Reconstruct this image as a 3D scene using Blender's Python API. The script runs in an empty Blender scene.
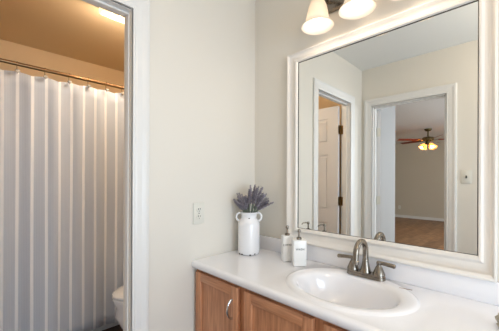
import bpy, bmesh, math, random
from mathutils import Vector, Matrix
S = bpy.context.scene
C = S.collection
PI = math.pi
rnd = random.Random(7)

# ------------------------------------------------------------------ camera
cd = bpy.data.cameras.new('camera'); cam = bpy.data.objects.new('camera', cd); C.objects.link(cam)
cd.sensor_width = 36; cd.sensor_fit = 'HORIZONTAL'; cd.lens = 277.97/499*36
cd.shift_y = 12.7/499; cd.clip_start = .02; cd.clip_end = 100
cam.matrix_world = (Matrix.Translation((-1.3279, -1.2741, 1.2652)) @ Matrix.Rotation(-.7874, 4, 'Z')
                    @ Matrix.Rotation(PI/2, 4, 'X') @ Matrix.Rotation(.004, 4, 'Z'))
S.camera = cam

# ------------------------------------------------------------------ world, lights, exposure
S.view_settings.view_transform = 'Standard'; S.view_settings.look = 'None'
S.view_settings.gamma = 1; S.view_settings.use_curve_mapping = False
S.view_settings.exposure = 0.1
w = bpy.data.worlds.new('world'); S.world = w; w.use_nodes = True
w.node_tree.nodes['Background'].inputs[0].default_value = (.75, .87, 1, 1)
w.node_tree.nodes['Background'].inputs[1].default_value = 1.0

def area(name, loc, rot, sx, sy, power, col):
    l = bpy.data.lights.new(name, 'AREA'); l.shape = 'RECTANGLE'; l.size = sx; l.size_y = sy
    l.energy = power; l.color = col
    o = bpy.data.objects.new(name, l); C.objects.link(o); o.location = loc; o.rotation_euler = rot
    return o
# added fill lamps standing in for daylight, set before the two added, unseen windows
area('bathroom_added_daylight', (-1.05, -2.86, 1.1), (PI/2, 0, 0), 1.10, 1.20, 31, (.66, .82, 1))
area('bedroom_added_daylight', (-4.6, -2.91, 1.45), (PI/2, 0, 0), 2.3, 1.4, 100, (.84, .91, 1))
def point(name, loc, power, col, r=.03):
    l = bpy.data.lights.new(name, 'POINT'); l.energy = power; l.color = col; l.shadow_soft_size = r
    o = bpy.data.objects.new(name, l); C.objects.link(o); o.location = loc
    return o

# ------------------------------------------------------------------ materials
def lin(c):
    return tuple(((x/255)/12.92 if x/255 <= .04045 else ((x/255+.055)/1.055)**2.4) for x in c)+(1,)
def mat(name, col, rough=.5, metal=0, **k):
    m = bpy.data.materials.new(name); m.use_nodes = True
    b = m.node_tree.nodes['Principled BSDF']
    b.inputs['Base Color'].default_value = lin(col); b.inputs['Roughness'].default_value = rough
    b.inputs['Metallic'].default_value = metal
    if 'emit' in k:
        b.inputs['Emission Color'].default_value = lin(k['emit']); b.inputs['Emission Strength'].default_value = k['es']
    if 'coat' in k: b.inputs['Coat Weight'].default_value = k['coat']; b.inputs['Coat Roughness'].default_value = .08
    nt = m.node_tree
    if 'var' in k or 'bump' in k:
        tc = nt.nodes.new('ShaderNodeTexCoord'); n = nt.nodes.new('ShaderNodeTexNoise')
        mp = nt.nodes.new('ShaderNodeMapping'); mp.inputs['Scale'].default_value = k.get('scale', (1, 1, 1))
        n.inputs['Scale'].default_value = k.get('ns', 8); n.inputs['Detail'].default_value = 6
        nt.links.new(tc.outputs['Object'], mp.inputs[0]); nt.links.new(mp.outputs[0], n.inputs['Vector'])
        if 'var' in k:
            r = nt.nodes.new('ShaderNodeValToRGB'); r.color_ramp.elements[0].position = .3; r.color_ramp.elements[1].position = .7
            r.color_ramp.elements[0].color = lin(k['var']); r.color_ramp.elements[1].color = lin(col)
            nt.links.new(n.outputs['Fac'], r.inputs[0]); nt.links.new(r.outputs[0], b.inputs['Base Color'])
        if 'bump' in k:
            bp = nt.nodes.new('ShaderNodeBump'); bp.inputs['Strength'].default_value = k['bump']; bp.inputs['Distance'].default_value = .003
            nt.links.new(n.outputs['Fac'], bp.inputs['Height']); nt.links.new(bp.outputs[0], b.inputs['Normal'])
    return m
M = {}
M['wall'] = mat('cream_paint', (228, 223, 213), .55, bump=.08, ns=180)
M['ceil'] = mat('ceiling_paint', (236, 236, 232), .8, bump=.25, ns=90)
M['toiletwall'] = mat('tan_paint', (236, 208, 166), .6, bump=.08, ns=180)
M['bedwall'] = mat('bedroom_paint', (205, 196, 178), .7, bump=.08, ns=150)
M['entry'] = mat('grey_white_paint', (188, 190, 190), .6)
M['trim'] = mat('white_trim_paint', (230, 229, 226), .35)
M['frame'] = mat('mirror_frame_white', (236, 231, 224), .35)
M['doorw'] = mat('door_paint', (228, 228, 230), .4)
M['counter'] = mat('cultured_marble', (246, 246, 250), .16, var=(242, 242, 246), ns=3, coat=.5)
M['oak'] = mat('stained_oak', (218, 158, 118), .38, var=(178, 118, 82), ns=6, scale=(14, 14, 1.1), bump=.1)
M['oakh'] = mat('stained_oak_rails', (218, 158, 118), .38, var=(178, 118, 82), ns=6, scale=(14, 1.1, 14), bump=.1)
M['dark'] = mat('dark_gap', (30, 22, 18), .8)
M['nickel'] = mat('brushed_nickel', (140, 131, 120), .25, 1)
M['chrome'] = mat('chrome', (215, 215, 215), .1, 1)
M['bronze'] = mat('aged_bronze', (112, 88, 52), .4, .8)
M['porc'] = mat('white_porcelain', (240, 239, 238), .12, coat=.6)
M['vase'] = mat('white_enamel', (240, 240, 242), .2, coat=.5)
M['chip'] = mat('dark_enamel_chip', (60, 52, 50), .7)
M['soap'] = mat('matte_white_ceramic', (240, 240, 238), .28)
M['ink'] = mat('black_ink', (40, 40, 42), .6)
M['plate'] = mat('ivory_plastic', (224, 222, 212), .35)
M['slot'] = mat('dark_slot', (70, 66, 60), .6)
M['lav'] = mat('lavender_flower', (188, 178, 190), .8, var=(140, 134, 144), ns=60)
M['lavs'] = mat('grey_green_stem', (128, 136, 120), .8)
M['rod'] = mat('bronzed_rod', (150, 118, 84), .28, 1)
M['hook'] = mat('pearl_bead', (226, 218, 204), .2, .2)
M['fanwood'] = mat('fan_blade_wood', (150, 66, 42), .35, var=(112, 48, 32), ns=6, scale=(2, 12, 12))
M['fanmetal'] = mat('antique_brass', (110, 96, 62), .35, .8)
M['bulb'] = mat('lit_bulb', (255, 240, 215), .4, emit=(255, 232, 196), es=4)
M['brownstrip'] = mat('brown_sliver', (128, 108, 84), .4, .3)
M['pewter'] = mat('tarnished_silver', (176, 168, 152), .3, .8)
M['window'] = mat('added_window_pane', (230, 236, 242), .5)  # pane of both added windows
M['carpet'] = mat('bedroom_wood', (150, 112, 78), .4)

def shade_mat(name, col, trans, es):
    m = bpy.data.materials.new(name); m.use_nodes = True; nt = m.node_tree
    nt.nodes.remove(nt.nodes['Principled BSDF']); out = nt.nodes['Material Output']
    d = nt.nodes.new('ShaderNodeBsdfDiffuse'); t = nt.nodes.new('ShaderNodeBsdfTranslucent')
    g = nt.nodes.new('ShaderNodeBsdfGlossy'); g.inputs['Roughness'].default_value = .2
    e = nt.nodes.new('ShaderNodeEmission'); e.inputs[0].default_value = lin(col); e.inputs[1].default_value = es
    for x in (d, t): x.inputs[0].default_value = lin(col)
    mx = nt.nodes.new('ShaderNodeMixShader'); mx.inputs[0].default_value = trans
    m2 = nt.nodes.new('ShaderNodeMixShader'); m2.inputs[0].default_value = .06
    ad = nt.nodes.new('ShaderNodeAddShader')
    nt.links.new(d.outputs[0], mx.inputs[1]); nt.links.new(t.outputs[0], mx.inputs[2])
    nt.links.new(mx.outputs[0], m2.inputs[1]); nt.links.new(g.outputs[0], m2.inputs[2])
    nt.links.new(m2.outputs[0], ad.inputs[0]); nt.links.new(e.outputs[0], ad.inputs[1])
    nt.links.new(ad.outputs[0], out.inputs[0])
    return m
M['shade'] = shade_mat('frosted_glass_shade', (234, 226, 216), .45, .10)
M['fanshade'] = shade_mat('amber_glass_shade', (255, 214, 150), .5, .25)
M['tube'] = mat('lit_diffuser', (255, 240, 210), .5, emit=(255, 214, 150), es=2.2)

def mirror_mat():
    m = bpy.data.materials.new('silvered_glass'); m.use_nodes = True; b = m.node_tree.nodes['Principled BSDF']
    b.inputs['Base Color'].default_value = (.90, .91, .89, 1); b.inputs['Metallic'].default_value = 1
    b.inputs['Roughness'].default_value = 0
    return m
M['mirror'] = mirror_mat()

def tile_mat(name, c1, c2, mortar, w, h, off=0, msize=.004):
    m = bpy.data.materials.new(name); m.use_nodes = True; nt = m.node_tree; b = nt.nodes['Principled BSDF']
    tc = nt.nodes.new('ShaderNodeTexCoord'); br = nt.nodes.new('ShaderNodeTexBrick'); n = nt.nodes.new('ShaderNodeTexNoise')
    br.inputs['Scale'].default_value = 1; br.inputs['Brick Width'].default_value = w; br.inputs['Row Height'].default_value = h
    br.offset = off; br.inputs['Mortar Size'].default_value = msize
    br.inputs['Color1'].default_value = lin(c1); br.inputs['Color2'].default_value = lin(c2); br.inputs['Mortar'].default_value = lin(mortar)
    n.inputs['Scale'].default_value = 9; n.inputs['Detail'].default_value = 8
    mx = nt.nodes.new('ShaderNodeMixRGB'); mx.blend_type = 'MULTIPLY'; mx.inputs[0].default_value = .7
    r = nt.nodes.new('ShaderNodeValToRGB'); r.color_ramp.elements[0].position = .35; r.color_ramp.elements[0].color = (.35, .3, .28, 1); r.color_ramp.elements[1].position = .65
    nt.links.new(tc.outputs['Object'], br.inputs['Vector']); nt.links.new(tc.outputs['Object'], n.inputs['Vector'])
    nt.links.new(n.outputs['Fac'], r.inputs[0]); nt.links.new(br.outputs['Color'], mx.inputs[1]); nt.links.new(r.outputs[0], mx.inputs[2])
    nt.links.new(mx.outputs[0], b.inputs['Base Color']); b.inputs['Roughness'].default_value = .4
    return m
M['tile'] = tile_mat('brown_stone_tile', (112, 76, 54), (84, 56, 42), (60, 44, 36), .15, .15)
M['planks'] = tile_mat('wood_planks', (176, 134, 96), (150, 110, 76), (110, 78, 52), 1.2, .12, .5, .002)

def curtain_mat():
    m = bpy.data.materials.new('striped_curtain_fabric'); m.use_nodes = True; nt = m.node_tree
    nt.nodes.remove(nt.nodes['Principled BSDF']); out = nt.nodes['Material Output']
    uv = nt.nodes.new('ShaderNodeUVMap'); sx = nt.nodes.new('ShaderNodeSeparateXYZ')
    nt.links.new(uv.outputs[0], sx.inputs[0])
    def math_(op, a, b=None):
        n = nt.nodes.new('ShaderNodeMath'); n.operation = op
        if hasattr(a, 'links'): nt.links.new(a, n.inputs[0])
        else: n.inputs[0].default_value = a
        if b is not None: n.inputs[1].default_value = b
        return n.outputs[0]
    f = math_('FRACT', math_('MULTIPLY', sx.outputs[0], 1/.080))
    band = math_('LESS_THAN', f, .22)
    thin = math_('FRACT', math_('MULTIPLY', sx.outputs[0], 1/.0088))
    thinb = math_('LESS_THAN', thin, .25)
    rgb = nt.nodes.new('ShaderNodeMixRGB'); rgb.inputs[1].default_value = lin((208, 213, 222)); rgb.inputs[2].default_value = lin((254, 254, 255))
    nt.links.new(band, rgb.inputs[0])
    r2 = nt.nodes.new('ShaderNodeMixRGB'); r2.inputs[2].default_value = lin((238, 238, 242)); nt.links.new(rgb.outputs[0], r2.inputs[1])
    nt.links.new(math_('MULTIPLY', thinb, .35), r2.inputs[0])
    d = nt.nodes.new('ShaderNodeBsdfDiffuse'); t = nt.nodes.new('ShaderNodeBsdfTranslucent'); mx = nt.nodes.new('ShaderNodeMixShader')
    mx.inputs[0].default_value = .16
    nt.links.new(r2.outputs[0], d.inputs[0]); nt.links.new(r2.outputs[0], t.inputs[0])
    nt.links.new(d.outputs[0], mx.inputs[1]); nt.links.new(t.outputs[0], mx.inputs[2]); nt.links.new(mx.outputs[0], out.inputs[0])
    return m
M['curtain'] = curtain_mat()

# ------------------------------------------------------------------ mesh helpers
def box(bm, x0, x1, y0, y1, z0, z1, bev=0, seg=2):
    b = bmesh.new()
    bmesh.ops.create_cube(b, size=1)
    for v in b.verts:
        v.co = Vector(((x0+x1)/2+v.co.x*(x1-x0), (y0+y1)/2+v.co.y*(y1-y0), (z0+z1)/2+v.co.z*(z1-z0)))
    if bev: bmesh.ops.bevel(b, geom=b.edges[:], offset=bev, segments=seg, affect='EDGES', profile=.5)
    merge(bm, b); return bm
def merge(bm, b):
    me = bpy.data.meshes.new('t'); b.to_mesh(me); b.free(); bm.from_mesh(me); bpy.data.meshes.remove(me)
def lathe(bm, prof, c=(0, 0, 0), n=32, mtx=None, sx=1, sy=1):
    """prof: list of (r, z); closes ends when r == 0"""
    b = bmesh.new(); rings = []
    for r, z in prof:
        if r < 1e-6: rings.append([b.verts.new((0, 0, z))])
        else: rings.append([b.verts.new((r*sx*math.cos(2*PI*i/n), r*sy*math.sin(2*PI*i/n), z)) for i in range(n)])
    for A, B in zip(rings, rings[1:]):
        for i in range(n):
            j = (i+1) % n
            if len(A) == 1 and len(B) == 1: continue
            if len(A) == 1: b.faces.new((A[0], B[j], B[i]))
            elif len(B) == 1: b.faces.new((A[i], A[j], B[0]))
            else: b.faces.new((A[i], A[j], B[j], B[i]))
    bmesh.ops.recalc_face_normals(b, faces=b.faces[:])
    if mtx: bmesh.ops.transform(b, matrix=mtx, verts=b.verts[:])
    bmesh.ops.translate(b, vec=c, verts=b.verts[:])
    merge(bm, b); return bm
def tube(bm, pts, r, n=12, caps=True):
    pts = [Vector(p) for p in pts]; rs = r if isinstance(r, (list, tuple)) else [r]*len(pts)
    b = bmesh.new(); rings = []; up = None
    for i, p in enumerate(pts):
        d = (pts[min(i+1, len(pts)-1)]-pts[max(i-1, 0)]).normalized()
        if up is None: up = d.orthogonal().normalized()
        up = (up-d*up.dot(d)).normalized(); s = d.cross(up)
        rings.append([b.verts.new(p+(up*math.cos(2*PI*k/n)+s*math.sin(2*PI*k/n))*rs[i]) for k in range(n)])
    for A, B in zip(rings, rings[1:]):
        for k in range(n): b.faces.new((A[k], A[(k+1) % n], B[(k+1) % n], B[k]))
    if caps: b.faces.new(rings[0][::-1]); b.faces.new(rings[-1])
    merge(bm, b); return bm
def sweep_rect(bm, prof, path, closed=False):
    """moulding: prof list of (w outward, t off wall); path = list of (point, outward dir, normal dir) mitred"""
    b = bmesh.new(); rings = []
    for p, o, nrm in path: rings.append([b.verts.new(Vector(p)+Vector(o)*w_+Vector(nrm)*t_) for w_, t_ in prof])
    L = list(zip(rings, rings[1:]))+([(rings[-1], rings[0])] if closed else [])
    for A, B in L:
        for k in range(len(prof)):
            j = (k+1) % len(prof); b.faces.new((A[k], A[j], B[j], B[k]))
    if not closed: b.faces.new(rings[0][::-1]); b.faces.new(rings[-1])
    bmesh.ops.recalc_face_normals(b, faces=b.faces[:])
    merge(bm, b); return bm
def obj(name, bm, m, parent=None, smooth=False, loc=None):
    me = bpy.data.meshes.new(name); bmesh.ops.recalc_face_normals(bm, faces=bm.faces[:]) if False else None
    bm.to_mesh(me); bm.free()
    for mm in (m if isinstance(m, (list, tuple)) else [m]): me.materials.append(mm)
    o = bpy.data.objects.new(name, me); C.objects.link(o)
    if smooth:
        for p in me.polygons: p.use_smooth = True
        try: me.set_sharp_from_angle(angle=math.radians(40))
        except Exception: pass
    if loc: o.location = loc
    if parent: o.parent = parent
    return o
def thing(name, label, cat, loc=(0, 0, 0), rz=0, group=None):
    o = bpy.data.objects.new(name, None); C.objects.link(o); o.empty_display_size = .05
    o.location = loc; o.rotation_euler = (0, 0, rz); o['label'] = label; o['category'] = cat
    if group: o['group'] = group
    return o
def tag(o, label, cat, group=None, kind=None):
    o['label'] = label; o['category'] = cat
    if group: o['group'] = group
    if kind: o['kind'] = kind
    return o
def struct(name, bm, m, label=None, cat=None):
    o = obj(name, bm, m); o['kind'] = 'structure'
    if label: o['label'] = label
    if cat: o['category'] = cat
    return o
B = bmesh.new

# ------------------------------------------------------------------ the setting
H = 2.44
AX0, AX1, DZ = -1.43, -.812, 2.03          # doorway in the wall that faces the camera
CY0, CY1 = -.762, -.112                    # doorway in the opposite side wall
XC = -1.717; T = .11; TA = .085; YB = -2.9
XF = -8.67; YN, YP = -2.95, 3.3            # bedroom extents
b = B()
box(b, AX1, 0, 0, TA, 0, H); box(b, XC, AX0, 0, TA, 0, H); box(b, AX0, AX1, 0, TA, DZ, H)
struct('wall_front', b, M['wall'], 'cream painted wall with the doorway to the toilet room and the outlet', 'wall')
struct('wall_right', box(B(), 0, .1, YB, TA, 0, H), M['wall'], 'cream painted wall behind the vanity and mirror', 'wall')
b = B()
box(b, XC-T, XC, YB, CY0, 0, H); box(b, XC-T, XC, CY1, TA, 0, H); box(b, XC-T, XC, CY0, CY1, DZ, H)
struct('wall_left', b, M['wall'], 'cream painted wall with the bedroom doorway seen in the mirror', 'wall')
b = B()
WX0, WX1, WZ0, WZ1 = -1.6, -.5, .5, 1.7
box(b, XC-T, WX0, YB-T, YB, 0, H); box(b, WX1, .1, YB-T, YB, 0, H); box(b, WX0, WX1, YB-T, YB, 0, WZ0); box(b, WX0, WX1, YB-T, YB, WZ1, H)
struct('wall_back', b, M['wall'], 'cream painted wall behind the viewer with a frosted window added for light', 'wall')
struct('floor', box(B(), XC-T, .1, YB-T, 2.0, -.05, 0), M['tile'], 'dark brown stone tile floor', 'floor')
struct('ceiling', box(B(), XC-T, .1, YB-T, TA, H, H+.05), M['ceil'], 'off-white textured ceiling over the vanity', 'ceiling')
struct('ceiling_toilet_room', box(B(), XC-T, .2, TA, 2.0, H, H+.05), M['toiletwall'], 'tan painted ceiling above the shower curtain', 'ceiling')
struct('wall_toilet_right', box(B(), .1, .2, TA, 2.0, 0, H), M['toiletwall'])
struct('wall_toilet_back', box(B(), XC-T, .2, 1.9, 2.0, 0, H), M['toiletwall'], 'tan wall rising behind the shower curtain', 'wall')
struct('wall_toilet_left', box(B(), XC-T, XC, TA, 2.0, 0, H), M['toiletwall'])
# bedroom shell
struct('floor_bedroom', box(B(), XF-.1, XC-T, YN, YP, -.05, 0), M['planks'], 'warm brown bedroom floor seen in the mirror', 'floor')
struct('ceiling_bedroom', box(B(), XF-.1, XC-T, YN, YP, H, H+.05), M['ceil'], 'grey white bedroom ceiling seen in the mirror', 'ceiling')
struct('wall_bedroom_far', box(B(), XF-.1, XF, YN, YP, 0, H), M['bedwall'], 'tan far wall of the bedroom seen in the mirror', 'wall')
struct('wall_bedroom_side', box(B(), XF-.1, XC-T, YP, YP+.1, 0, H), M['bedwall'])
struct('wall_bedroom_near', box(B(), XC-T, XC-T+.1, 2.0, YP, 0, H), M['bedwall'])
struct('wall_bedroom_entry', box(B(), -3.455, XC-T, .2, .32, 0, H), M['entry'], 'pale blue grey return wall just inside the bedroom doorway', 'wall')
b = B(); bx0, bx1, bz0, bz1 = -5.75, -3.45, .75, 2.15
box(b, XF-.1, bx0, YN-.1, YN, 0, H); box(b, bx1, XC-T, YN-.1, YN, 0, H); box(b, bx0, bx1, YN-.1, YN, 0, bz0); box(b, bx0, bx1, YN-.1, YN, bz1, H)
struct('wall_bedroom_added_window', b, M['bedwall'])  # opening cut for the added bedroom window

def window(name, x0, x1, z0, z1, y):
    b = B()
    for a, c, d, e in ((x0-.06, x1+.06, z1, z1+.06), (x0-.06, x1+.06, z0-.06, z0), (x0-.06, x0, z0, z1), (x1, x1+.06, z0, z1)):
        box(b, a, c, y-.02, y+.02, d, e, .004)
    box(b, x0, x1, y-.06, y-.04, (z0+z1)/2-.02, (z0+z1)/2+.02, .003)
    o = struct(name, b, M['trim'])
    p = obj('pane', box(B(), x0, x1, y-.056, y-.05, z0, z1), M['window'], o)
window('added_window_1', WX0, WX1, WZ0, WZ1, YB)  # unseen window added behind the camera to give cool, low light
window('added_window_2', bx0, bx1, bz0, bz1, YN)  # unseen window added to give the bedroom its own light

# casings: stepped moulding profile
CW = .075
prof = [(0, 0), (0, .010), (.006, .012), (.012, .010), (.020, .012), (.040, .013), (.050, .016), (.058, .019), (.068, .019), (CW, .016), (CW, 0)]
def casing_A(name, y, ny):
    b = B(); s = Vector((0, ny, 0))
    sweep_rect(b, prof, [((AX1+.004, y, 0), (1, 0, 0), s), ((AX1+.004, y, DZ+.004), (1, 0, 1), s), ((AX0-.004, y, DZ+.004), (-1, 0, 1), s), ((AX0-.004, y, 0), (-1, 0, 0), s)])
    return struct(name, b, M['trim'], 'white moulded casing around the doorway to the toilet room' if ny < 0 else None, 'door trim' if ny < 0 else None)
casing_A('trim_1', 0, -1); casing_A('trim_2', TA, 1)
def casing_C(name, x, nx):
    b = B(); s = Vector((nx, 0, 0)); r = .004
    sweep_rect(b, prof, [((x, CY1+r, 0), (0, 1, 0), s), ((x, CY1+r, DZ+r), (0, 1, 1), s), ((x, CY0-r, DZ+r), (0, -1, 1), s), ((x, CY0-r, 0), (0, -1, 0), s)])
    return struct(name, b, M['trim'], 'white moulded casing around the bedroom doorway seen in the mirror' if nx > 0 else None, 'door trim' if nx > 0 else None)
casing_C('trim_3', XC, 1); casing_C('trim_4', XC-T, -1)
# jambs with stops
b = B(); j = .012
box(b, AX1+.001, AX1+.004, .0, TA, 0, DZ+.004); box(b, AX0-.004, AX0+j-.006, 0, TA, 0, DZ+.004); box(b, AX0, AX1, 0, TA, DZ-.002, DZ+.004)
box(b, AX1-.004, AX1+.001, .028, .056, 0, DZ-.002, .001); box(b, AX0+.006, AX0+.017, .028, .066, 0, DZ-.006, .002); box(b, AX0+.006, AX1-.004, .028, .056, DZ-.012, DZ-.002, .002)
struct('trim_5', b, M['trim'], 'white jamb lining the doorway to the toilet room', 'door jamb')
b = B()
box(b, XC-T, XC, CY1-.006, CY1+.004, 0, DZ); box(b, XC-T, XC, CY0-.004, CY0+.006, 0, DZ); box(b, XC-T, XC, CY0, CY1, DZ-.006, DZ+.004)
box(b, XC-.066, XC-.028, CY1-.017, CY1-.006, 0, DZ-.006); box(b, XC-.066, XC-.028, CY0+.006, CY0+.017, 0, DZ-.006); box(b, XC-.066, XC-.028, CY0, CY1, DZ-.018, DZ-.006)
struct('trim_6', b, M['trim'], 'white jamb lining the bedroom doorway', 'door jamb')
# baseboards
def bb(name, x0, x1, y0, y1): struct(name, box(B(), x0, x1, y0, y1, 0, .085, .003), M['trim'])
bb('baseboard_front', AX1+.08, -.46, -.014, 0); bb('baseboard_left', XC, XC+.014, YB, CY0-.08); bb('baseboard_back', XC+.014, 0, YB, YB+.014)
bb('baseboard_bedroom', XF, XF+.014, YN, YP); bb('baseboard_toilet', AX1+.08, .1, TA, TA+.014)

# six-panel doors
def six_panel(name, label, w, hinge_mat, loc, rz, zh, leaf_sign):
    """local: hinge pin at origin, slab runs along +x, thickness on +-y"""
    th = .035
    t = thing(name, label, 'door', loc, rz)
    del t['category']; del t['label']; t['kind'] = 'structure'; t['label'] = label; t['category'] = 'door'
    y0 = .004 if leaf_sign > 0 else -.004-th
    b = B()
    z0, z1 = .01, 2.02; x0, x1 = .012, w
    st = .11; mx = .09
    cols = [(x0+st, (x0+x1-mx)/2), ((x0+x1+mx)/2, x1-st)]
    rows = [(.22, .80), (.93, 1.52), (1.64, 1.90)]
    # stiles/rails as boxes
    xs = [(x0, x0+st), ((x0+x1-mx)/2, (x0+x1+mx)/2), (x1-st, x1)]
    for a, c in xs: box(b, a, c, y0, y0+th, z0, z1)
    for a, c in ((z0, .22), (.80, .93), (1.52, 1.64), (1.90, z1)):
        for p, q in cols: box(b, p, q, y0, y0+th, a, c)
    obj('door_slab', b, M['doorw'], t)
    for p, q in cols:
        for a, c in rows:
            b = B(); box(b, p, q, y0+.010, y0+th-.010, a, c); box(b, p+.022, q-.022, y0+.003, y0+th-.003, a+.022, c-.022, .007, 2)
            obj('door_panel', b, M['doorw'], t)
    for z in zh:
        b = B(); lathe(b, [(0, -.047), (.007, -.047), (.007, .047), (0, .047)], (0, 0, z), 12)
        box(b, .0, .003, min(0, y0), max(0, y0+th), z-.045, z+.045)
        box(b, -.030, 0, -.0015+(.002*leaf_sign), .0015+(.002*leaf_sign), z-.045, z+.045)
        obj('hinge', b, hinge_mat, t, True)
    b = B()
    for s in (-1, 1):
        yk = y0+th if s > 0 else y0
        lathe(b, [(0, 0), (.03, 0), (.03, .006), (.012, .012), (.012, .035), (.024, .042), (.028, .055), (.022, .066), (0, .07)], (w-.06, yk, .93), 20, Matrix.Rotation(-s*PI/2, 4, 'X'))
    obj('door_knob', b, hinge_mat, t, True)
    return t
six_panel('door_1', 'white six-panel door standing open inside the toilet room with bronze hinges', .60, M['bronze'], (AX0+.004, TA+.012, 0), math.radians(90.5), (.30, 1.03, 1.77), -1)
six_panel('door_2', 'white door swung open into the bedroom with pale hinges', .625, M['plate'], (XC-T-.006, CY1-.004, 0), math.radians(153), (.30, 1.03, 1.77), 1)

# ------------------------------------------------------------------ mirror
t = thing('wall_mirror', 'large rectangular wall mirror in a thick white moulded frame above the vanity', 'mirror', (0, -.7425, .903))
yl, yr, z0, z1 = -.356+.7425, -1.150+.7425, .985-.903, 1.922-.903
fp = [(0, 0), (0, .020), (.004, .026), (.012, .028), (.018, .024), (.022, .018), (.040, .016), (.050, .020), (.055, .028), (.062, .032), (.068, .030), (.070, .026), (.070, 0)]
Wf = {'l': .071, 'r': .052, 't': .056, 'b': .082}
b = bmesh.new()
def fpath(y, z, oy, oz): return ((-.003, y, z), (0, oy/.07, oz/.07), (-1, 0, 0))
path = [fpath(yl, z0, Wf['l'], -Wf['b']), fpath(yl, z1, Wf['l'], Wf['t']), fpath(yr, z1, -Wf['r'], Wf['t']), fpath(yr, z0, -Wf['r'], -Wf['b'])]
sweep_rect(b, fp, path, closed=True)
obj('mirror_frame', b, M['frame'], t, True)
obj('mirror_glass', box(B(), -.016, -.004, yr+.0-.004, yl+.004, z0-.004, z1+.004), M['mirror'], t)
b = B(); e = .003
for a in ((yr, yl, z1-e, z1), (yr, yl, z0, z0+e*.6), (yl-e, yl, z0, z1), (yr, yr+e, z0, z1)):
    box(b, -.0185, -.0162, *a)
obj('black_edge_line', b, M['slot'], t)

# ------------------------------------------------------------------ vanity cabinet and counter
ZC = .82; YV0 = -1.95
t = thing('vanity_cabinet', 'stained oak vanity cabinet with framed doors under the white countertop', 'cabinet', (-.23, -.975, 0))
def loc_(x, y, z=0): return x+.23, y+.975, z
XFACE = -.455
b = B()
def bx(b, x0, x1, y0, y1, z0, z1, bev=0): return box(b, x0+.23, x1+.23, y0+.975, y1+.975, z0, z1, bev)
bx(b, XFACE+.02, -.003, YV0+.02, -.004, .09, .108); bx(b, XFACE+.08, XFACE+.095, YV0+.02, -.004, 0, .09)
bx(b, XFACE+.02, -.012, YV0+.002, YV0+.02, 0, .782); bx(b, XFACE+.02, -.012, -.02, -.004, 0, .782); bx(b, -.012, -.003, YV0+.002, -.004, 0, .782)
obj('cabinet_body', b, M['oak'], t)
doors = [(-.350, -.021), (-.742, -.392), (-1.134, -.784), (-1.526, -1.176), (-1.90, -1.568)]
b = B(); prev = -.003
stiles = [(-.035, -.003)]+[(d1[1]-.005, d0[0]+.005) for d0, d1 in zip(doors, doors[1:])]+[(YV0+.002, doors[-1][0]+.02)]
for a, c in stiles: bx(b, XFACE, XFACE+.02, a, c, .10, .782, .001)
obj('face_frame', b, M['oak'], t)
b = B()
bx(b, XFACE+.001, XFACE+.02, YV0+.002, -.003, .745, .782); bx(b, XFACE+.001, XFACE+.02, YV0+.002, -.003, .09, .13)
obj('face_rail', b, M['oakh'], t)
for i, (ya, yb_) in enumerate(doors):
    b = B(); X0, X1 = XFACE-.021, XFACE-.001; sw = .045; za, zb = .12, .768
    bx(b, X0, X1, ya, ya+sw, za, zb, .004); bx(b, X0, X1, yb_-sw, yb_, za, zb, .004)
    d = obj('cabinet_door', b, M['oak'], t, True)
    for q0, q1 in ((zb-sw, zb), (za, za+sw)):
        b = B(); bx(b, X0, X1, ya+sw-.002, yb_-sw+.002, q0, q1, .003)
        obj('door_rail', b, M['oakh'], d, True)
    b = B(); bx(b, X0+.010, X1-.003, ya+sw-.002, yb_-sw+.002, za+sw-.002, zb-sw+.002)
    obj('door_panel', b, M['oak'], d)
    hy = ya+.034 if i % 2 == 0 else ya+.026
    hx = X0+.23; hyy = hy+.975
    pts = [(hx+.002, hyy, .705), (hx-.010, hyy, .704), (hx-.022, hyy, .694), (hx-.028, hyy, .676), (hx-.029, hyy, .66), (hx-.026, hyy, .644), (hx-.018, hyy, .630), (hx-.008, hyy, .622), (hx+.002, hyy, .621)]
    b = tube(B(), pts, [.007, .0055, .0045, .005, .006, .005, .0045, .0055, .007], 10)
    obj('door_handle', b, M['chrome'], d, True)

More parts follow.
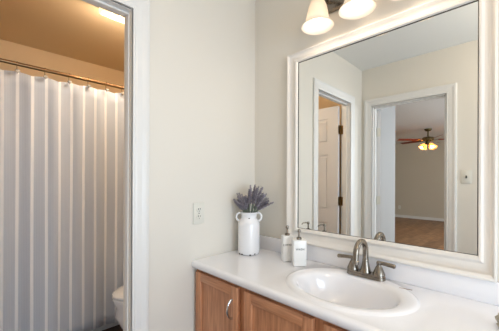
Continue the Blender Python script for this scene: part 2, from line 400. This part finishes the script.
# counter with integral oval basin
SX, SY = -.245, -.753
t = thing('countertop', 'white cultured marble countertop with integral oval basin and low backsplash', 'countertop', (-.23, -.975, ZC-.04))
def counter_mesh():
    b = bmesh.new()
    XE = -.4909; n = 72
    def ring(ax, ay, z, cx=SX, cy=SY, sx=1): return [b.verts.new((cx+ax*math.cos(2*PI*k/n), cy+ay*math.sin(2*PI*k/n), z)) for k in range(n)]
    # square ring around the sink region clipped to the counter
    ya, yb_ = SY-.30, SY+.30; xa, xb = XE+.022, -.004
    sq = []
    for k in range(n):
        a = 2*PI*k/n; c, s = math.cos(a), math.sin(a)
        tx = ((xb-SX) if c > 0 else (SX-xa))/max(abs(c), 1e-9); ty = .30/max(abs(s), 1e-9); r = min(tx, ty)
        sq.append(b.verts.new((SX+r*c, SY+r*s, ZC)))
    # snap nearest to corners
    for cx, cy in ((xa, ya), (xa, yb_), (xb, ya), (xb, yb_)):
        v = min(sq, key=lambda v: (v.co.x-cx)**2+(v.co.y-cy)**2); v.co = Vector((cx, cy, ZC))
    R = [sq, ring(.216, .263, ZC), ring(.214, .260, ZC+.0015), ring(.209, .255, ZC+.0055), ring(.203, .248, ZC+.008), ring(.196, .240, ZC+.009, SX-.002), ring(.180, .224, ZC+.0085, SX-.008), ring(.165, .210, ZC+.0065, SX-.014),
         ring(.157, .201, ZC, SX-.018), ring(.151, .193, ZC-.013, SX-.019), ring(.145, .184, ZC-.035, SX-.018), ring(.135, .168, ZC-.07, SX-.014), ring(.113, .14, ZC-.105, SX-.006), ring(.08, .098, ZC-.128, SX+.004), ring(.035, .038, ZC-.138, SX+.02), ring(.02, .02, ZC-.139, SX+.022)]
    for A, Bq in zip(R, R[1:]):
        for k in range(n): b.faces.new((A[k], A[(k+1) % n], Bq[(k+1) % n], Bq[k]))
    b.faces.new(R[-1])
    # remaining flat top
    def quad(x0, x1, y0, y1):
        vs = [b.verts.new(p) for p in ((x0, y0, ZC), (x1, y0, ZC), (x1, y1, ZC), (x0, y1, ZC))]; b.faces.new(vs)
    quad(xa, xb, yb_, -.002); quad(xa, xb, YV0, ya)
    # rounded front edge and underside
    prof = [(xa, ZC), (XE+.010, ZC-.0015), (XE+.003, ZC-.006), (XE, ZC-.014), (XE+.001, ZC-.026), (XE+.006, ZC-.034), (XE+.014, ZC-.037), (XE+.05, ZC-.037)]
    rows = [[b.verts.new((x, y, z)) for x, z in prof] for y in (YV0, -.002)]
    for k in range(len(prof)-1): b.faces.new((rows[0][k], rows[0][k+1], rows[1][k+1], rows[1][k]))
    for r in rows: b.faces.new([b.verts.new(v.co) for v in r]+[b.verts.new((-.004, r[0].co.y, ZC-.037)), b.verts.new((-.004, r[0].co.y, ZC))])
    bmesh.ops.translate(b, vec=(.23, .975, -(ZC-.04)), verts=b.verts[:])
    bmesh.ops.recalc_face_normals(b, faces=b.faces[:])
    return b
ct = obj('counter_slab', counter_mesh(), M['counter'], t, True)
for p in ct.data.polygons:
    pass
b = B(); bx(b, -.022, -.003, YV0, -.003, .0395, .903-(ZC-.04)-.001, .004)
obj('backsplash', b, M['counter'], t, True)
b = B(); lathe(b, [(0, .0), (.014, .0), (.02, .002), (.022, .004), (.022, 0)], (SX+.022+.23, SY+.975, -.098), 20)
obj('drain', b, M['nickel'], t, True)

# ------------------------------------------------------------------ faucet
FX, FY = -.076, -.764
t = thing('faucet', 'brushed nickel two-handle faucet with high arched spout behind the basin', 'faucet', (FX, FY, ZC+.0085))
b = B()
# base: elongated oval plate
for k, (sc, za, zb) in enumerate(((1, 0, .012), (.86, .012, .020))):
    bb_ = bmesh.new(); n = 40; lo = []; hi = []
    for i in range(n):
        a = 2*PI*i/n; x = .027*sc*math.cos(a); y = .027*sc*math.sin(a)+(.058 if math.sin(a) > 0 else -.058)
        lo.append(bb_.verts.new((x, y, za))); hi.append(bb_.verts.new((x*.96, y*.99, zb)))
    for i in range(n): bb_.faces.new((lo[i], lo[(i+1) % n], hi[(i+1) % n], hi[i]))
    bb_.faces.new(hi); bb_.faces.new(lo[::-1]); merge(b, bb_)
obj('base_plate', b, M['nickel'], t, True)
b = B()
lathe(b, [(.024, .016), (.024, .022), (.021, .030), (.017, .048), (.0135, .066), (.013, .070), (.0135, .074), (.011, .078)], (0, 0, 0), 28)
pts = [(0, 0, .07), (0, 0, .105)]
for i in range(1, 15):
    a = PI*i/14; pts.append((-.050+.050*math.cos(a), 0, .113+.050*math.sin(a)))
pts += [(-.1015, 0, .098), (-.103, 0, .084)]
tube(b, pts, [.0125]*2+[.0122]*14+[.0115, .0115], 18)
lathe(b, [(.0115, 0), (.014, .002), (.014, .012), (.0115, .014)], (-.1033, 0, .076), 18)
obj('spout', b, M['nickel'], t, True)
for s, ang in ((1, 12), (-1, -18)):
    b = B()
    lathe(b, [(.025, .018), (.025, .024), (.023, .030), (.019, .040), (.014, .052), (.0095, .060), (.009, .064), (.0105, .068), (.0105, .074), (.008, .079), (0, .080)], (0, s*.058, 0), 24)
    h = obj('handle', b, M['nickel'], t, True)
    a = math.radians(ang); dx, dy = math.sin(-a)*1.0, s*math.cos(a)
    if s < 0: dx = -.05
    b = tube(B(), [(0, s*.058, .0725), (dx*.018, s*.058+dy*.018, .0725), (dx*.045, s*.058+dy*.045, .0715), (dx*.066, s*.058+dy*.066, .070), (dx*.070, s*.058+dy*.070, .070)], [.0078, .0078, .0086, .0092, .0072], 14)
    obj('lever', b, M['nickel'], h, True)
b = tube(B(), [(.018, 0, .015), (.018, 0, .05)], .0025, 8); lathe(b, [(0, 0), (.005, .001), (.006, .005), (.004, .009), (0, .010)], (.018, 0, .048), 12)
obj('lift_rod', b, M['nickel'], t, True)

# ------------------------------------------------------------------ vase with lavender
VX, VY = -.163, -.111
t = thing('milk_can_vase', 'white enamel milk-can vase with two loop handles in the counter corner', 'vase', (VX, VY, ZC+.001), math.radians(-45))
b = lathe(B(), [(0, 0), (.052, 0), (.058, .004), (.0605, .012), (.0615, .03), (.0615, .17), (.060, .182), (.053, .196), (.046, .206), (.043, .214), (.0435, .226), (.048, .238), (.052, .2425), (.0525, .2455), (.050, .246), (.046, .238), (.041, .226), (.041, .214), (.05, .19), (.057, .17), (.057, .01), (0, .008)], (0, 0, 0), 40)
for v in b.verts: v.co.x *= 1.05; v.co.y *= 1.05
obj('body', b, M['vase'], t, True)
for s in (-1, 1):
    pts = []
    for i in range(13):
        a = -.75*PI+(1.5*PI)*i/12
        pts.append((s*(.053+.021*math.cos(a)), 0, .216+.024*math.sin(a)))
    obj('handle', tube(B(), pts, .006, 10), M['vase'], t, True)
for a, zz in ((-2.25, .007), (-1.45, .005), (-1.0, .009), (-2.6, .006), (-1.55, .212)):
    rr = .0640 if zz < .1 else .0455
    m_ = Matrix.Rotation(a+PI/2, 4, 'Z') @ Matrix.Rotation(PI/2, 4, 'X')
    b = lathe(B(), [(0, .0022), (.004, .001), (.0055, -.002)], (rr*math.cos(a), rr*math.sin(a), zz), 8, m_, 1, .8)
    obj('enamel_chip', b, M['chip'], t, True)['label'] = 'dark chip in the white enamel'

def spike(b, base, d, L, R, n):
    d = Vector(d).normalized(); up = d.orthogonal().normalized(); s = d.cross(up)
    for i in range(n):
        f = i/(n-1); z = f*L; r = R*(1-.65*f)*(.75+.5*rnd.random())
        for k in range(5):
            a = 2*PI*k/5+i*.7+rnd.random()*.5
            o = up*math.cos(a)+s*math.sin(a)
            p = Vector(base)+d*z; q = p+o*r+d*(r*.9)
            w_ = d.cross(o)*(.0036)
            vs = [b.verts.new(x) for x in (p, p+(q-p)*.5+w_+d*.001, q, p+(q-p)*.5-w_-d*.001)]
            v5 = b.verts.new(p+(q-p)*.55+d.cross(w_).normalized()*.0022)
            b.faces.new((vs[0], vs[1], v5)); b.faces.new((vs[1], vs[2], v5)); b.faces.new((vs[2], vs[3], v5)); b.faces.new((vs[3], vs[0], v5))
            b.faces.new(vs[::-1])
cr = Vector((.7056, -.7086, 0)); cf = Vector((.7086, .7056, 0))   # right / away as seen when facing the corner
sprigs = []
for i in range(52):
    u = -1+2*i/51
    side = u*.092+.010+(.030*u if u > 0 else 0)+rnd.uniform(-.012, .012); dep = rnd.uniform(-.035, .035)
    hh = .150-.062*abs(u)**1.8+rnd.uniform(-.03, .015)
    if -.62 < u < -.25: hh -= .045
    if .0 < u < .75: hh += .022
    sprigs.append((side, dep, hh))
for i in range(12): sprigs.append((rnd.choice((-.8, 1.2, 1.2))*rnd.uniform(.05, .095), rnd.uniform(-.03, .03), rnd.uniform(.045, .075)))
for side, dep, hh in sprigs:
    base = Vector((VX, VY, ZC+.02)); mouth = Vector((VX, VY, ZC+.235))+cr*max(-.028, min(.028, side*.33))+cf*dep*.5
    tip = Vector((VX, VY, ZC+.245))+cr*side+cf*dep*1.3+Vector((0, 0, hh*.88))
    mid = (mouth+tip)/2+Vector((0, 0, .01))
    t = thing('lavender_sprig', 'dusty purple lavender sprig bunched in the white milk-can vase', 'flower', mouth, 0, 'lavender sprigs in the milk-can vase')
    st = B(); tube(st, [base-mouth+cr*side*.08, Vector((0, 0, 0)), mid-mouth, tip-mouth], [.0016, .0016, .0013, .0008], 5)
    obj('stem', st, M['lavs'], t)
    d = (tip-mid).normalized(); fb = B(); L = min(.085, (tip-mouth).length*.68)
    spike(fb, (tip-mouth)-d*L, d, L, .0155, 13)
    obj('flower_spike', fb, M['lav'], t)

# ------------------------------------------------------------------ soap dispensers
FONT = None
def lettering(txt, size, parent, loc, rot):
    c = bpy.data.curves.new('lettering', 'FONT'); c.body = txt; c.size = size; c.extrude = .0004; c.align_x = 'CENTER'; c.align_y = 'CENTER'
    c.space_character = 1.15
    o = bpy.data.objects.new('tmp', c); C.objects.link(o)
    bpy.context.view_layer.update()
    me = bpy.data.meshes.new_from_object(o.evaluated_get(bpy.context.evaluated_depsgraph_get()))
    bpy.data.objects.remove(o)
    p = bpy.data.objects.new('lettering', me); C.objects.link(p); me.materials.clear(); me.materials.append(M['ink'])
    p.location = loc; p.rotation_euler = rot; p.parent = parent
    return p
def dispenser(label, x, y, rz, wd, dp, h, txt, spout_rot):
    t = thing('soap_dispenser', label, 'soap dispenser', (x, y, ZC+.001), rz)
    b = box(B(), -wd/2, wd/2, -dp/2, dp/2, 0, h, .006, 3)
    obj('bottle', b, M['soap'], t, True)
    b = lathe(B(), [(0, 0), (.013, 0), (.013, .010), (.010, .012), (.0045, .013), (.0045, .040), (0, .041)], (0, 0, h-.001), 18)
    obj('pump_collar', b, M['nickel'], t, True)
    hd = B(); c, s = math.cos(spout_rot), math.sin(spout_rot)
    lathe(hd, [(0, 0), (.007, 0), (.0078, .003), (.0078, .012), (.006, .015), (0, .016)], (0, 0, h+.036), 16)
    tube(hd, [(0, 0, h+.045), (c*.02, s*.02, h+.046), (c*.036, s*.036, h+.043), (c*.041, s*.041, h+.036)], [.0045, .0042, .0036, .003], 10)
    obj('pump_head', hd, M['nickel'], t, True)
    lettering(txt, .0142, t, (-.000, -dp/2-.0006, h*.655), (PI/2, 0, 0))
    return t
fr = math.radians(-42)
dispenser('square white dispenser lettered LOTION, partly behind the other bottle and nearer the vase', -.118, -.359, math.radians(-38), .058, .05, .137, 'LOTION', math.radians(70))
dispenser('square white dispenser lettered WASH, standing in front and nearer the basin', -.142, -.452, math.radians(-42), .068, .05, .133, 'WASH', math.radians(75))

# thin sliver and small silver dish
b = box(B(), -.023, .023, -.0022, .0022, 0, .0018, .0008)
o = obj('metal_sliver', b, M['brownstrip'], None, loc=(-.108, -.936, ZC+.0078)); o.rotation_euler = (0, 0, math.radians(-75))
tag(o, 'short thin brown strip lying on the countertop right of the basin', 'strip')
t = thing('trinket_jar', 'small ribbed tarnished silver jar at the right edge of the countertop', 'jar', (-.205, -1.238, ZC+.001))
b = B(); n = 48; rings = []
for r, z in ((.012, 0), (.022, .002), (.026, .008), (.021, .014), (.027, .020), (.029, .028), (.022, .036)):
    rings.append([b.verts.new((r*(1+.07*math.cos(12*2*PI*k/n))*math.cos(2*PI*k/n), r*(1+.07*math.cos(12*2*PI*k/n))*math.sin(2*PI*k/n), z)) for k in range(n)])
for A, Q in zip(rings, rings[1:]):
    for k in range(n): b.faces.new((A[k], A[(k+1) % n], Q[(k+1) % n], Q[k]))
b.faces.new(rings[0][::-1]); b.faces.new(rings[-1])
obj('jar_body', b, M['pewter'], t, True)
b = lathe(B(), [(.023, .036), (.024, .040), (.018, .046), (.006, .049), (.004, .053), (.006, .057), (0, .060)], (0, 0, 0), 28)
obj('jar_lid', b, M['pewter'], t, True)

# ------------------------------------------------------------------ vanity light
LY = -.744
t = thing('vanity_light', 'wall light bar with frosted bell glass shades glowing above the mirror', 'wall light', (0, LY, 2.17))
obj('backplate', box(B(), -.03, -.001, -.30, .30, -.045, .045, .008), M['nickel'], t, True)
LX = -.130; ZR = 2.008-2.17
for k, dy in enumerate((.197, 0, -.197)):
    b = tube(B(), [(-.02, dy, 0), (-.07, dy, .012), (-.12, dy, .012), (LX+.003, dy, .002), (LX, dy, -.02)], .009, 10)
    lathe(b, [(.010, .03), (.022, .028), (.026, .0), (.024, -.01)], (LX, dy, ZR+.135), 20)
    obj('arm', b, M['nickel'], t, True)
    pr_ = [(.024, .135), (.032, .125), (.042, .100), (.049, .070), (.053, .045), (.058, .028), (.068, .014), (.0765, .004), (.0775, 0), (.0755, .0005), (.066, .012), (.056, .026), (.0505, .045), (.0465, .070), (.0395, .100), (.030, .123), (.022, .133)]
    b = lathe(B(), pr_, (LX, dy, ZR), 40)
    sh = obj('glass_shade', b, M['shade'], t, True)
    b = lathe(B(), [(0, 0), (.015, .004), (.026, .018), (.030, .034), (.026, .052), (.016, .072), (.012, .088), (0, .09)], (LX, dy, ZR+.022), 24)
    obj('bulb', b, M['bulb'], t, True)
    p = point('vanity_bulb_light', (LX, LY+dy, 2.17+ZR+.010), 0.42, (1, .83, .66), .028)

t = thing('added_ceiling_light', 'added round frosted ceiling light behind the viewer, there to brighten the walls', 'ceiling light', (-.95, -1.5, H))  # unseen ceiling light, added to light the walls more evenly
obj('base', lathe(B(), [(0, -.001), (.16, -.001), (.16, -.02), (0, -.021)], (0, 0, 0), 36), M['nickel'], t, True)
obj('dome', lathe(B(), [(.15, -.022), (.14, -.05), (.10, -.075), (.05, -.088), (0, -.09)], (0, 0, 0), 36), M['shade'], t, True)
point('added_ceiling_fill', (-.95, -1.5, H-.16), 13.5, (1, .79, .57), .1)  # fill lamp of the added ceiling light

# ------------------------------------------------------------------ outlet and switch
def outlet(name, label, x, y, z, rz):
    t = thing(name, label, 'outlet', (x, y, z), rz)
    obj('cover_plate', box(B(), -.0365, .0365, -.006, -.0003, -.058, .058, .003), M['plate'], t, True)
    b = B()
    for s in (-1, 1): lathe(b, [(.0165, 0), (.016, .003), (0, .0035)], (0, -.0055, s*.0195), 24, Matrix.Rotation(PI/2, 4, 'X'), 1, .85)
    obj('receptacle', b, M['plate'], t, True)
    b = B()
    for s in (-1, 1):
        box(b, -.0075, -.0048, -.0098, -.0085, s*.0195+.000, s*.0195+.009); box(b, .0048, .0075, -.0098, -.0085, s*.0195+.001, s*.0195+.008)
        lathe(b, [(.0028, 0), (0, .0014)], (0, -.0085, s*.0195-.007), 10, Matrix.Rotation(PI/2, 4, 'X'))
    lathe(b, [(.003, 0), (0, .0014)], (0, -.006, 0), 10, Matrix.Rotation(PI/2, 4, 'X'))
    obj('outlet_slot', b, M['slot'], t)
    return t
outlet('electrical_outlet', 'ivory duplex outlet on the cream wall between doorway and vase', -.4445, 0, 1.072, 0)
outlet('electrical_outlet', 'pale outlet low on the far bedroom wall seen in the mirror', XF, 1.68, .33, math.radians(90))
t = thing('light_switch', 'ivory toggle light switch beside the bedroom doorway seen in the mirror', 'light switch', (XC, -.908, 1.284), math.radians(90))
obj('cover_plate', box(B(), -.036, .036, -.006, -.0003, -.058, .058, .003), M['plate'], t, True)
b = box(B(), -.006, .006, -.008, -.005, -.012, .012, .001); box(b, -.004, .004, -.018, -.006, .0, .009, .002)
obj('toggle', b, M['slot'], t, True)

# ------------------------------------------------------------------ toilet room
CYY = 1.12; ZROD = 2.017
t = thing('curtain_rod', 'bronze metal shower curtain rod spanning the toilet room above the curtain', 'curtain rod', (-.8, CYY, ZROD))
obj('rod', tube(B(), [(XC+.8+.002, 0, 0), (.898, 0, 0)], .0125, 16), M['rod'], t, True)
for x, s in ((XC+.802, 1), (.898, -1)):
    b = lathe(B(), [(0, 0), (.03, 0), (.03, .008), (.016, .02), (.0126, .02)], (x, 0, 0), 20, Matrix.Rotation(s*PI/2, 4, 'Y'))
    obj('flange', b, M['rod'], t, True)
hooks = [-1.65+.1365*i for i in range(13)]
hooks = [-1.66, -1.53, -1.395, -1.255, -1.112, -.961, -.816, -.690, -.560, -.437, -.30, -.17, -.04]
def top_of_curtain(x):
    ds = sorted(hooks, key=lambda h: abs(h-x)); return min(abs(ds[0]-x)/.07, 1)
def curtain():
    b = bmesh.new(); uvl = b.loops.layers.uv.new('UVMap')
    N = 420; xs = [-1.665+(1.665-.035)*i/N for i in range(N+1)]
    def fold(x, f):  # f 0 top, 1 bottom
        w1 = math.sin(2*PI*x/.141+1.0+.5*math.sin(3.1*x)); w2 = math.sin(2*PI*x/.263+.9*f+1.5); w3 = math.sin(2*PI*x/.071+2+1.3*math.sin(5*x))
        return .0065*(1-.5*f)*w1+.008*(.3+f)*w2+.0015*w3+(.012*f*math.sin(2*PI*x/.42) if f else 0)
    nz = 22; s = 0; arc = [0]
    for i in range(N):
        dy = fold(xs[i+1], .5)-fold(xs[i], .5); s += math.hypot(xs[i+1]-xs[i], dy); arc.append(s)
    G = []
    for k in range(nz+1):
        f = k/nz; row = []
        for i, x in enumerate(xs):
            zt = 1.968-.014*top_of_curtain(x)**1.5
            z = zt+(.075+.006*math.sin(9*x)-zt)*f
            row.append(b.verts.new((x+.8, fold(x, f)+.004*math.sin(7*f+20*x), z-ZROD)))
        G.append(row)
    for k in range(nz):
        for i in range(N):
            fc = b.faces.new((G[k][i], G[k][i+1], G[k+1][i+1], G[k+1][i]))
            for lp, (u_, v_) in zip(fc.loops, ((arc[i], k), (arc[i+1], k), (arc[i+1], k+1), (arc[i], k+1))): lp[uvl].uv = (u_, v_/nz)
    return b
c = obj('shower_curtain', curtain(), M['curtain'], None, True, loc=(-.8, CYY+.0, ZROD))
sol = c.modifiers.new('thick', 'SOLIDIFY'); sol.thickness = .0012
tag(c, 'floor-length white and grey vertically striped shower curtain hanging from the rod', 'shower curtain')
hk0 = None
for x in hooks:
    if hk0 is None:
        t = thing('curtain_hook', 'bead-topped metal hook carrying the striped curtain on the rod', 'curtain hook', (x, CYY, ZROD), 0, 'hooks along the shower curtain rod')
        pts = [(0, .0155*math.sin(a), .0155*math.cos(a)) for a in [math.radians(d) for d in range(-150, 151, 15)]]+[(0, .004, -.03), (0, -.004, -.05), (0, -.012, -.066)]
        h1 = obj('wire_hook', tube(B(), pts, .002, 8), M['rod'], t, True)
        b = lathe(B(), [(0, -.009), (.009, -.008), (.014, -.003), (.0145, .002), (.010, .008), (0, .0095)], (0, -.022, -.052), 16)
        h2 = obj('bead', b, M['hook'], t, True); hk0 = t; kids = (h1, h2)
    else:
        r = hk0.copy(); C.objects.link(r); r.location = (x, CYY, ZROD)
        for ch in kids:
            d = ch.copy(); C.objects.link(d); d.parent = r

# bathtub behind the curtain
t = thing('bathtub', 'white bathtub behind the striped shower curtain', 'bathtub', (-.8, 1.5, 0))
b = B(); box(b, -.915, .898, -.30, -.26, .0, .38, .01); box(b, -.915, .898, .34, .398, 0, .38, .01); box(b, -.915, -.85, -.26, .34, 0, .38, .01); box(b, .83, .898, -.26, .34, 0, .38, .01); box(b, -.85, .83, -.26, .34, 0, .08, .01)
obj('tub_shell', b, M['porc'], t, True)

# toilet: local +x = bowl tip direction, origin at floor under bowl
def loft(secs, n=36):
    b = bmesh.new(); rings = []
    for z, x0, x1, hw in secs:   # egg outline from back x0 to front x1
        cx = (x0*.55+x1*.45); ring = []
        for k in range(n):
            a = 2*PI*k/n; c_, s_ = math.cos(a), math.sin(a)
            ring.append(b.verts.new((cx+((x1-cx) if c_ > 0 else (cx-x0))*c_, hw*s_, z)))
        rings.append(ring)
    for A, Q in zip(rings, rings[1:]):
        for k in range(n): b.faces.new((A[k], A[(k+1) % n], Q[(k+1) % n], Q[k]))
    b.faces.new(rings[0][::-1]); b.faces.new(rings[-1]); return b
t = thing('toilet', 'white toilet with closed lid beside the shower curtain, mostly hidden by the jamb', 'toilet', (-.262, .795, 0), PI)
obj('bowl', loft([(0, -.22, .17, .105), (.03, -.22, .17, .105), (.08, -.22, .21, .12), (.17, -.22, .29, .148), (.27, -.22, .335, .170), (.33, -.22, .325, .172), (.37, -.22, .345, .182), (.385, -.22, .345, .182)]), M['porc'], t, True)
obj('seat', loft([(.387, -.19, .345, .180), (.390, -.19, .352, .186), (.402, -.19, .352, .186), (.406, -.19, .346, .181)]), M['porc'], t, True)
obj('lid', loft([(.411, -.19, .343, .178), (.415, -.19, .352, .186), (.426, -.19, .351, .185), (.435, -.18, .335, .170), (.439, -.16, .28, .13)]), M['porc'], t, True)
b = box(B(), -.358, -.19, -.22, .22, .36, .74, .02, 3)
obj('tank', b, M['porc'], t, True)
obj('tank_lid', box(B(), -.359, -.18, -.23, .23, .741, .775, .01, 3), M['porc'], t, True)
obj('flush_handle', tube(B(), [(-.188, .16, .68), (-.17, .16, .68), (-.168, .12, .675), (-.168, .09, .67)], .006, 8), M['chrome'], t, True)

# linear ceiling lamp
t = thing('ceiling_lamp', 'lit linear ceiling lamp glowing warm in the toilet room', 'ceiling lamp', (-.42, .745, H))
obj('housing', box(B(), -.325, .32, -.05, .05, -.022, -.001, .004), M['plate'], t, True)
obj('diffuser', box(B(), -.30, .30, -.040, .040, -.070, -.022, .016, 3), M['tube'], t, True)
area('ceiling_lamp_light', (-.42, .745, H-.073), (0, 0, 0), .56, .05, 3.6, (1, .86, .68))
for dx in (-.2, .2): point('ceiling_lamp_tube', (-.42+dx, .745, H-.105), 4.4, (1, .88, .74), .03)

# ------------------------------------------------------------------ bedroom ceiling fan
t = thing('ceiling_fan', 'ceiling fan with reddish brown blades and lit glass shades, seen in the mirror', 'ceiling fan', (-6.26, .36, H))
obj('canopy', lathe(B(), [(0, -.001), (.075, -.001), (.072, -.03), (.05, -.055), (.016, -.065), (.016, -.07)], (0, 0, 0), 28), M['fanmetal'], t, True)
obj('downrod', tube(B(), [(0, 0, -.06), (0, 0, -.20)], .016, 12), M['fanmetal'], t, True)
obj('motor', lathe(B(), [(.02, -.18), (.06, -.19), (.11, -.205), (.125, -.235), (.12, -.27), (.08, -.295), (.05, -.30), (.05, -.335), (.085, -.34), (.085, -.36), (.03, -.375), (0, -.375)], (0, 0, 0), 32), M['fanmetal'], t, True)
for k in range(5):
    a = math.radians(72*k+42)
    mtx = Matrix.Rotation(a, 4, 'Z') @ Matrix.Rotation(math.radians(-20), 4, 'X')
    b = B(); box(b, .20, .72, -.062, .062, -.004, .004, .0035, 2)
    for v in b.verts:
        if v.co.x < .3: v.co.y *= .8
        if v.co.x > .71: v.co.y *= .72
    bmesh.ops.transform(b, matrix=Matrix.Translation((0, 0, -.265)) @ mtx, verts=b.verts[:])
    obj('blade', b, M['fanwood'], t)
    b = B(); box(b, .09, .25, -.02, .02, -.010, -.005, .002)
    bmesh.ops.transform(b, matrix=Matrix.Translation((0, 0, -.265)) @ mtx, verts=b.verts[:])
    obj('blade_arm', b, M['fanmetal'], t)
for k in range(4):
    a = math.radians(90*k+45); d = Vector((math.cos(a), math.sin(a), 0))
    p = d*.085+Vector((0, 0, -.355)); ax = (d*.75+Vector((0, 0, -1))).normalized()
    q = Vector((0, 0, -1)).rotation_difference(ax).to_matrix().to_4x4()
    b = lathe(B(), [(.022, 0), (.035, -.02), (.05, -.06), (.058, -.10), (.068, -.12), (.066, -.12), (.055, -.098), (.046, -.06), (.03, -.02)], p, 24, q)
    obj('fan_shade', b, M['fanshade'], t, True)
    b = lathe(B(), [(0, 0), (.02, -.02), (.028, -.05), (.02, -.078), (0, -.085)], p, 16, q)
    obj('fan_bulb', b, M['bulb'], t, True)
    point('fan_bulb_light', Vector((-6.26, .36, H))+p+ax*.105, 6, (1, .80, .55), .02)
b = tube(B(), [(.0, .02, -.37), (.0, .02, -.56)], .0025, 6); lathe(b, [(0, -.012), (.007, 0), (0, .012)], (0, .02, -.565), 10)
obj('pull_chain', b, M['plate'], t)
